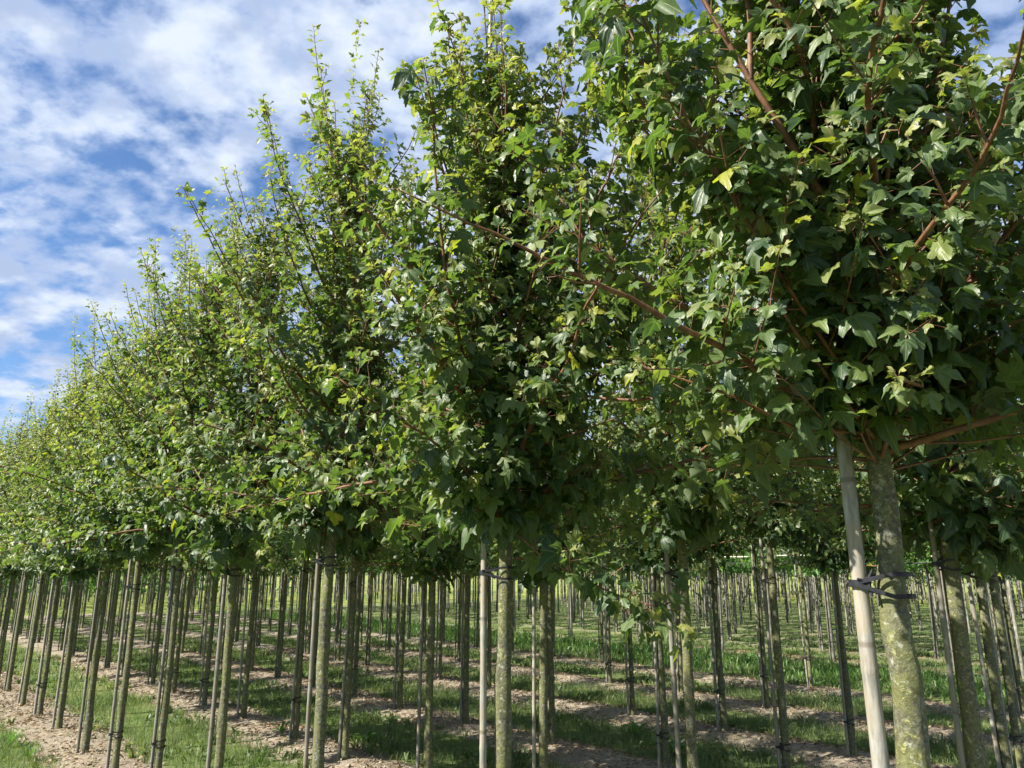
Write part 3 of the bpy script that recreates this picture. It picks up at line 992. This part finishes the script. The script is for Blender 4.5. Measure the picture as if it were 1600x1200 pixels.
# ------------------------------------------------------------------ the maple block
TRUNK_R = {(0, 0): 0.038, (0, 1): 0.033, (0, 2): 0.034, (0, 3): 0.030, (0, 4): 0.029, (0, 5): 0.029, (1, 0): 0.040}
EXTRA = {(0, 0): ex1, (0, 1): ex2, (0, 6): ex7}
SPECIAL = {
    (0, 0): 'closest field maple, its thick bumpy trunk speckled with yellow-green lichen',
    (0, 1): 'field maple with grey-green trunk and a leafy shoot drooping toward its neighbour',
    (1, 0): 'second-row maple with mottled olive trunk just behind the closest lichen-speckled tree',
}
SPECIAL_S = {
    (0, 0): 'thickest pale bamboo stake, tied with double black rubber to the closest trunk',
    (0, 1): 'smooth grey bamboo stake beside the front row maple with drooping leafy shoot',
}
LEAF_PARTS = 300
for ri, (pe0, lst) in enumerate(zip(ROWS_A, ALONG)):
    for ti, al in enumerate(lst):
        jit = rng.normal(0, 0.012)
        pe = pe0 + (jit if (ri or ti > 4) else 0)
        xy = W(al, pe)
        base = np.array([xy[0], xy[1], float(gz(xy[0], xy[1])) - 0.01])
        dist = float(np.hypot(*xy))
        rt = TRUNK_R.get((ri, ti), float(rng.uniform(0.026, 0.035)))
        lab = SPECIAL.get((ri, ti), 'young staked field maple, %s from the near end of the %s row of maples' % (ORD[ti], ROWW[ri]))
        grp = 'young field maples planted in rows'
        hero = (ri == 0 and ti < 7)
        near = hero or (ri == 1 and ti < 2)
        if near:
            T = grow(1000 + 31 * ri + ti, HEIGHT1[ti] if ri == 0 else 5.2, nprim=54 if ri + ti == 0 else 46, nspur=110 if ri + ti == 0 else 76, leaf=1.08 if ri + ti == 0 else 1.04, node=0.050 if ti < 3 else 0.056, reach=1.16 if ri + ti == 0 else 1.12, sec_p=0.62 if ti < 5 else 0.5, extra=EXTRA.get((ri, ti), ()), base=2.02 if ri + ti == 0 else 1.86 + 0.16 * ((ti * 5) % 7) / 7, droop_low=ri + ti > 0)
            root = tree_object('field_maple', base, lab, 'tree', grp)
            v, t, u = trunk_tube(T, rt, 10 * ri + ti, 20 if ti == 0 else 14, fine=0.03 if ti < 2 else 0.05, knots=26 if ti + ri == 0 else 14, bulge=2.0 if ti + ri == 0 else 1.3)
            obj('trunk', mk_mesh('trunk', v, t, [M_bark], None, u), root)
            for p, r_ in T['prim']:
                v, t, u = tube(p, r_, 7 if ti < 2 else 5)
                obj('branch', mk_mesh('branch', v, t, [M_twig], None, u), root)
            g = Geo()
            for p, r_ in T['twigs']:
                g.add(*tube(p[::2], r_[::2], 4 if ti < 2 else 3, False))
            L = T['L']
            if ri + ti == 0:                # no spray pokes into the photographer's face
                keep = np.linalg.norm(L['pos'] + base - np.array([0, 0, EYE]), axis=1) > 1.42
                rr_ = np.hypot(L['pos'][:, 0] - 0.0, L['pos'][:, 1])
                keep &= (L['pos'][:, 2] > 2.10) | (rr_ > 0.30)
                # the thick orange-brown limb stands clear on its outer side
                for q_ in np.linspace(0, 1, 25):
                    lp_ = np.array([np.interp(q_, np.linspace(0, 1, 7), np.array(ex1[0][0])[:, i]) for i in range(3)])
                    ow_ = unit(np.array([-0.25, -0.93, -0.28]))
                    if 0.30 < q_ < 0.95:
                        for e_, w_ in ((0.03, 0.06), (0.12, 0.075), (0.22, 0.085), (0.32, 0.085)):
                            keep &= np.linalg.norm(L['pos'] - (lp_ + ow_ * e_), axis=1) > w_
                L = {k: a[keep] * (0.95 if k == 'size' else 1.0) for k, a in L.items()}
                L['size'] *= np.clip(np.linalg.norm(L['pos'] + base - np.array([0, 0, EYE]), axis=1) - 0.85, 0.68, 1.0)
            if ri == 0 and ti < 4:
                g.add(*petioles(L))
            obj('twigs', g.mesh('twigs', [M_twig]), root, kind='stuff')
            # the leaves that show largest become parts of their own
            wp = L['pos'] + base
            d, px_, py_ = proj(wp)
            inside = (d > 0.2) & (px_ > -40) & (px_ < 1640) & (py_ > -60) & (py_ < 1240)
            c2w = -wp + np.array([0, 0, EYE]); c2w = unit(c2w)
            facing = np.abs((L['Z'] * c2w).sum(1))
            score = np.where(inside, L['size'] / np.maximum(d, 0.3) * (0.5 + facing) * np.exp(-(d - d.min()) * 1.1), 0)
            pick = np.argsort(-score)[:LEAF_PARTS]
            if ri == 1:
                pick = pick[:160]
            mask = np.zeros(len(score), bool); mask[pick] = True
            for i in pick:
                lv = int(np.argmin(np.abs(np.array((0.03, 0.2, 0.42, 0.75)) - L['tint'][i])))
                me = LEAF_ME[random.randrange(len(T_HERO)) * 4 + lv]
                o = bpy.data.objects.new('leaf', me)
                COL.objects.link(o)
                o.parent = root
                X, Y, Z = L['X'][i], L['Y'][i], L['Z'][i]
                s_ = float(L['size'][i])
                o.matrix_basis = Matrix(((X[0] * s_, Y[0] * s_, Z[0] * s_, L['pos'][i][0]), (X[1] * s_, Y[1] * s_, Z[1] * s_, L['pos'][i][1]), (X[2] * s_, Y[2] * s_, Z[2] * s_, L['pos'][i][2]), (0, 0, 0, 1)))
            rest = {k: a[~mask] for k, a in L.items()}
            if ri + ti == 0:                # the far side of the closest crown gets a simpler leaf
                dr = np.hypot(*(rest['pos'] + base)[:, :2].T)
                fr_ = dr < dist - 0.34
                for part, tmpl in ((fr_, T_HERO), (~fr_, T0)):
                    obj('foliage', leaves_mesh('foliage', {k: a[part] for k, a in rest.items()}, tmpl, [M_leaf], np.random.default_rng(ti)), root, kind='stuff')
            else:
                obj('foliage', leaves_mesh('foliage', rest, T0 if ri == 0 and ti < 2 else T1, [M_leaf], np.random.default_rng(ti)), root, kind='stuff')
        else:
            kind = 'mid' if dist < 9.5 or (ri == 0 and dist < 16) else 'far'
            tr, br, fo = variant(kind, random.randrange(5))
            root = tree_object('field_maple', base, lab, 'tree', grp, random.uniform(0, 6.28), random.uniform(0.92, 1.02))
            root.scale = (random.uniform(0.92, 1.1), random.uniform(0.92, 1.1), random.uniform(0.88, 1.0))
            obj('trunk', tr, root)
            if br:
                obj('branches', br, root, kind='stuff')
            obj('foliage', fo, root, kind='stuff')
        sl = SPECIAL_S.get((ri, ti), 'bamboo stake tied to the %s maple from the near end of the %s row' % (ORD[ti], ROWW[ri]))
        stake(al, pe, base, rt, (1 if ti == 0 else 2 if ti == 1 else 3) if hero and ti < 5 else 0, dist, sl, 'bamboo stakes beside the young maples')

# ------------------------------------------------------------------ the far block beyond the lush grass strip
for ri, pe0 in enumerate(ROWS_B):
    al = 0.20 * pe0 + 0.3 * (ri % 2)
    ti = 0
    while al < END_A and ti < len(ORD):
        pe = pe0 + rng.normal(0, 0.03)
        xy = W(al, pe)
        base = np.array([xy[0], xy[1], float(gz(xy[0], xy[1])) - 0.01])
        tr, br, fo = variant('b', random.randrange(5))
        root = tree_object('nursery_tree', base, 'slim pale-barked tree, %s in the %s row beyond the lush grass strip' % (ORD[ti], ORD[ri]), 'tree',
                           'slim trees in the far block', random.uniform(0, 6.28), random.uniform(0.92, 1.06))
        obj('trunk', tr, root)
        obj('foliage', fo, root, kind='stuff')
        if ri < 4:
            stake(al, pe, base, 0.034, 0, 20.0, 'bamboo stake at the %s slim tree of the %s row beyond the lush strip' % (ORD[ti], ORD[ri]), 'bamboo stakes in the far block')
        al += 0.64 + rng.normal(0, 0.05)
        ti += 1

# training wires and light canes tied across the first rows of the far block
for k, (ri, z) in enumerate([(0, 1.83), (0, 1.97), (1, 1.86), (2, 1.90)]):
    pe = ROWS_B[ri] - 0.035
    a0, a1 = 1.4, 15.0
    n = 60
    aa = np.linspace(a0, a1, n)
    pts = np.array([[*W(a, pe), z + 0.012 * math.sin(a * 7.5 + k)] for a in aa])
    v, t, u = tube(pts, np.full(n, 0.012 if k == 0 else 0.008), 5)
    o = obj('wire', mk_mesh('wire', v, t, [M_wire], None, u))
    o['label'] = ['heavier black wire strung low along the first tree row past the lush grass',
                  'thin black wire strung above the heavier one on the first far row',
                  'thin black wire strung along the second tree row of the far block',
                  'thin black wire strung along the third tree row of the far block'][k]
    o['category'] = 'wire'
    o['group'] = 'training wires in the far block'
for k, (a, ln, z, nm) in enumerate([(2.35, 0.62, 1.93, 'rightmost'), (3.75, 0.8, 1.975, 'second'), (4.75, 0.75, 1.965, 'third'), (5.9, 0.9, 1.94, 'fourth'), (7.6, 0.8, 1.95, 'leftmost')]):
    p0 = np.array([*W(a, ROWS_B[0] - 0.055), z]); p1 = np.array([*W(a + ln, ROWS_B[0] - 0.055), z + 0.01])
    v, t, u = tube(np.linspace(p0, p1, 6), np.full(6, 0.014), 6)
    o = obj('cross_cane', mk_mesh('cross_cane', v, t, [M_pole], None, u))
    o['label'] = {'rightmost': 'rightmost short pale cane lying level across the far row near the wires',
                  'leftmost': 'leftmost short pale cane lying level across the far row near the wires'}.get(nm, '%s short pale level cane from the right on the far row wires' % nm)
    o['category'] = 'cane'
    o['group'] = 'pale canes tied level along the far row'

# ------------------------------------------------------------------ far-off trees past the headland and behind the far block (one mass)
gT = []
gl = []
lv_t, lv_v, offv = [], [], 0
r_ = np.random.default_rng(3)
pl = [(a + r_.normal(0, .1), p + r_.normal(0, .05)) for p in np.arange(1.2, 19, 1.1) for a in np.arange(20.4, 38, 0.85 if p < 8 else 1.4)]
pl += [(a + r_.normal(0, .2), p + r_.normal(0, .1)) for p in (50, 51.5, 53) for a in np.arange(-12, 90, 1.3)]
pl += [(a + r_.normal(0, .1), p + r_.normal(0, .05)) for p in np.arange(19.4, 33, 1.0) for a in np.arange(3, 18, 0.75)]
gm = Geo()
for a, p in pl:
    x, y = W(a, p)
    h = r_.uniform(4.4, 5.4) * (1.6 if p > 40 else 1)
    gm.add(*tube([(x, y, -0.05), (x + r_.normal(0, .03), y, 1.5), (x + r_.normal(0, .04), y, 2.6)], [0.05, 0.042, 0.03], 4, False)[:2], 0)
    n = 120
    lo = 0.15 if p > 40 else 1.15 if 27 < p < 40 and a < 19 else (0.55 if a > 21 and p < 10 else 1.7)
    u = r_.random(n)
    rad = 1.0 * np.sqrt(r_.random(n)) * (1 - 0.8 * u ** 1.5) * (1.4 if p > 40 else 1)
    an = r_.random(n) * 6.283
    c = np.stack([x + rad * np.cos(an), y + rad * np.sin(an), lo + u * (h - lo)], -1)
    d1 = unit(r_.normal(size=(n, 3))); d2 = unit(np.cross(d1, r_.normal(size=(n, 3))))
    s = 0.20 * (1.5 if p > 40 else 1)
    q = np.stack([c - d1 * s * .5, c + d2 * s * .45, c + d1 * s * .7, c - d2 * s * .45], 1).reshape(-1, 3)
    f = (np.array([[0, 1, 2], [0, 2, 3]])[None] + (np.arange(n) * 4)[:, None, None]).reshape(-1, 3)
    gm.add(q, f, 1)
obj('distant_trees', gm.mesh('distant_trees', [M_barkb, M_leaf_b]), kind='stuff')

# ------------------------------------------------------------------ grass, weeds and litter
def noise2(x, y, s):
    return 0.5 + 0.25 * (np.sin(x * s + 1.7 * np.sin(y * s * 0.8 + 1)) + np.sin(y * s * 1.3 + 1.1 * np.sin(x * s * 0.7 + 2)))


def blades(n, xs, ys, h, wd, rg, lean=0.5):
    """n bent blades: 5 vertices, 3 triangles each"""
    z0 = gz(xs, ys)
    az = rg.uniform(0, 6.283, n); fz = rg.uniform(0, 6.283, n)
    l = lean * rg.uniform(0.2, 1.2, n)
    dx, dy = np.cos(az), np.sin(az)
    wx, wy = -np.sin(fz) * wd / 2, np.cos(fz) * wd / 2
    P0 = np.stack([xs, ys, z0 - 0.005], -1)
    P1 = P0 + np.stack([dx * l * h * 0.3, dy * l * h * 0.3, h * 0.6], -1)
    P2 = P0 + np.stack([dx * l * h, dy * l * h, h * np.sqrt(np.clip(1 - 0.5 * l ** 2, 0.1, 1))], -1)
    Wd = np.stack([wx, wy, np.zeros(n)], -1)
    V = np.stack([P0 - Wd, P0 + Wd, P1 - Wd * 0.8, P1 + Wd * 0.8, P2], 1).reshape(-1, 3)
    F = np.array([[0, 1, 3], [0, 3, 2], [2, 3, 4]])
    T = (F[None] + (np.arange(n) * 5)[:, None, None]).reshape(-1, 3)
    return V, T


def sample(n, rg, dmin, dmax):
    """points in the view wedge on the ground, evenly spread between two distances"""
    d = np.sqrt(rg.uniform(dmin ** 2, dmax ** 2, n))
    a = rg.uniform(math.radians(-39), math.radians(39), n)
    return d * np.sin(a), d * np.cos(a)


rg = np.random.default_rng(21)


def soil_dist(pe):
    return np.min(np.abs(pe[:, None] - SOIL), axis=1)


gv_, gt_, off = [], [], 0
for n, d0, d1, hs, ws in ((140000, 5.5, 12, 1.0, 0.0038), (85000, 12, 22, 1.1, 0.0075), (40000, 22, 36, 1.2, 0.014)):
    x, y = sample(n, rg, d0, d1)
    al, pe = row_of(x, y)
    sd = soil_dist(pe)
    edge = HALF_SOIL + 0.10 * (noise2(x, y, 2.3) - 0.5) + 0.10 * (noise2(y, x, 6.1) - 0.5)
    p_keep = np.where(sd > edge, 1.0, np.where(sd > edge - 0.06, 0.25, 0.012))
    p_keep = np.where(pe < 0.95, np.where(pe < 0.90 + 0.1 * noise2(x, y, 3.0), 1.0, 0.1), p_keep)
    p_keep = np.where(al > 18.8, 0.25, p_keep)
    p_keep *= 0.45 + 0.55 * noise2(x, y, 4.7)
    k = rg.random(n) < p_keep
    x, y, pe, al = x[k], y[k], pe[k], al[k]
    h = rg.uniform(0.04, 0.135, len(x)) * hs * (0.55 + 0.9 * noise2(x, y, 1.9))
    verge = pe < 0.95
    h = np.where(verge, h * 1.15, h)
    v, t = blades(len(x), x, y, h, ws * rg.uniform(0.7, 1.3, len(x)), rg, 0.8)
    gv_.append(v); gt_.append(t + off); off += len(v)
obj('grass', mk_mesh('grass', np.concatenate(gv_), np.concatenate(gt_), [M_grass], smooth=False), kind='stuff')

# flat broad-leaved weeds mixed into the sward
n = 30000
x, y = sample(n, rg, 5.5, 20)
al, pe = row_of(x, y)
k = (soil_dist(pe) > HALF_SOIL - 0.07) & (pe > 0.6) & (rg.random(n) < noise2(x, y, 3.3) ** 3)
x, y = x[k], y[k]
x = np.repeat(x, 5) + rg.normal(0, 0.015, len(x) * 5); y = np.repeat(y, 5) + rg.normal(0, 0.015, len(x))
v, t = blades(len(x), x, y, rg.uniform(0.05, 0.13, len(x)), rg.uniform(0.012, 0.028, len(x)), rg, 1.25)
obj('broad_weeds', mk_mesh('broad_weeds', v, t, [M_grass], smooth=False), kind='stuff')

# lush broad-leaved strip between the two blocks
n = 90000
x, y = sample(n, rg, 9, 30)
al, pe = row_of(x, y)
k = (pe > 6.50 + 0.15 * noise2(x, y, 2.0)) & (pe < 7.95) & (al < 18.5) & (rg.random(n) < 0.35 + 0.65 * noise2(x, y, 2.7))
x, y = x[k], y[k]
v, t = blades(len(x), x, y, rg.uniform(0.10, 0.24, len(x)), rg.uniform(0.014, 0.030, len(x)), rg, 1.1)
obj('lush_weeds', mk_mesh('lush_weeds', v, t, [M_lush], smooth=False), kind='stuff')

# straw, dry clippings and leaf crumbs on the bare soil strips
n = 170000
x, y = sample(n, rg, 5.5, 18)
al, pe = row_of(x, y)
k = (soil_dist(pe) < HALF_SOIL + 0.03) & (rg.random(n) < 0.25 + 0.75 * noise2(x, y, 3.9) ** 2)
x, y = x[k], y[k]
n = len(x)
ln = rg.uniform(0.02, 0.11, n) * rg.uniform(0.4, 1, n); wd = np.where(rg.random(n) < 0.22, rg.uniform(0.015, 0.042, n), rg.uniform(0.002, 0.006, n))
ln = np.where(wd > 0.012, rg.uniform(0.025, 0.06, n), ln)
az = rg.uniform(0, 6.283, n)
c = np.stack([x, y, gz(x, y) + rg.uniform(0.002, 0.022, n)], -1)
d = np.stack([np.cos(az), np.sin(az), rg.normal(0, 0.30, n)], -1) * ln[:, None] / 2
s = np.stack([-np.sin(az), np.cos(az), rg.normal(0, 0.5, n)], -1) * wd[:, None] / 2
up = np.array([0, 0, 1.0]) * (ln * 0.12)[:, None]
V = np.stack([c - d, c - s + up, c + d, c + s + up], 1).reshape(-1, 3)
T = (np.array([[0, 1, 2], [0, 2, 3]])[None] + (np.arange(n) * 4)[:, None, None]).reshape(-1, 3)
obj('straw_litter', mk_mesh('straw_litter', V, T, [M_straw], smooth=False), kind='stuff')


# loose clods on the soil strips
n = 26000
x, y = sample(n, rg, 5.5, 15)
al, pe = row_of(x, y)
k = (soil_dist(pe) < HALF_SOIL) & (rg.random(n) < noise2(x, y, 2.9) ** 1.5)
x, y = x[k], y[k]
n = len(x)
sz = 0.005 + 0.020 * rg.random(n) ** 2.5
oc = np.array([[1, 0, 0], [-1, 0, 0], [0, 1, 0], [0, -1, 0], [0, 0, 0.8], [0, 0, -0.8]], float)
V = np.stack([x, y, gz(x, y) + sz * 0.3], -1)[:, None] + (oc[None] * rg.uniform(0.6, 1.3, (n, 6, 1)) + rg.normal(0, 0.2, (n, 6, 3))) * sz[:, None, None]
of = np.array([[0, 2, 4], [2, 1, 4], [1, 3, 4], [3, 0, 4], [2, 0, 5], [1, 2, 5], [3, 1, 5], [0, 3, 5]])
T = (of[None] + (np.arange(n) * 6)[:, None, None]).reshape(-1, 3)
obj('soil_clods', mk_mesh('soil_clods', V.reshape(-1, 3), T, [M_clod], smooth=True), kind='stuff')

# single weeds one can pick out
def ground_at(u, v):
    ph = math.radians(PITCH)
    X = (u - 800) / 1150; Yv = (600 - v) / 1150
    d = np.array([X, math.cos(ph) - Yv * math.sin(ph), math.sin(ph) + Yv * math.cos(ph)])
    t = -EYE / d[2]
    return d[0] * t, d[1] * t


def rosette(seed, n, ln, wd, rise):
    r = np.random.default_rng(seed)
    meshes = []
    for k in range(n):
        a = k * 2.4 + r.normal(0, 0.2)
        L = ln * r.uniform(0.7, 1.15); ri = rise * r.uniform(0.6, 1.3)
        m = 6
        f = np.linspace(0, 1, m)
        rad = f * L * 0.85; z = L * (ri * f - (ri * 0.75) * f ** 2.2)
        wv = wd * np.sin(np.pi * np.clip(f * 0.9 + 0.08, 0, 1)) * 0.5
        cx, cy = rad * math.cos(a), rad * math.sin(a)
        sx, sy = -math.sin(a), math.cos(a)
        Lf = np.stack([cx + sx * wv, cy + sy * wv, z + wv * 0.5], -1)
        Ct = np.stack([cx, cy, z], -1)
        Rt = np.stack([cx - sx * wv, cy - sy * wv, z + wv * 0.5], -1)
        V = np.concatenate([Lf, Ct, Rt])
        T = []
        for q in range(m - 1):
            for b in (0, m):
                T += [[b + q, b + q + 1, b + m + q + 1], [b + q, b + m + q + 1, b + m + q]]
        meshes.append((V, np.array(T)))
    return meshes


WEEDS = [
    (1053, 1178, 18, 0.30, 0.055, 1.1, 'leafy dock clump beside the lichen-dotted thin trunk in the grass'),
    (568, 1158, 14, 0.22, 0.04, 0.8, 'small light green rosette in grass right of a thin staked trunk'),
    (995, 1150, 10, 0.20, 0.04, 1.5, 'upright dark leafy weed at the edge of the bare soil'),
    (612, 1132, 9, 0.15, 0.035, 1.4, 'small upright weed at the soil edge between two staked trunks'),
    (440, 1155, 8, 0.16, 0.03, 1.8, 'spindly pale weed on bare soil left of a staked trunk'),
    (898, 1097, 16, 0.20, 0.008, 2.4, 'tall thin grass tuft standing alone on bare soil'),
    (14, 1168, 60, 0.22, 0.008, 1.7, 'bright green grass tuft on the verge outside the front row'),
    (44, 1190, 40, 0.18, 0.007, 1.9, 'arching grass tuft sprouting from soil beside the front row'),
    (1275, 1078, 12, 0.24, 0.05, 1.2, 'bright broad-leaved weed at the edge of the lush strip'),
]
for k, (u, vv, n, ln, wd, rise, lab) in enumerate(WEEDS):
    x, y = ground_at(u, vv)
    root = tree_object('weed_plant', (x, y, float(gz(x, y))), lab, 'weed', 'single weeds among the rows')
    for V, T in rosette(k, n, ln, wd, rise):
        obj('leaf', mk_mesh('weed_leaf', V, T, [M_lush]), root)
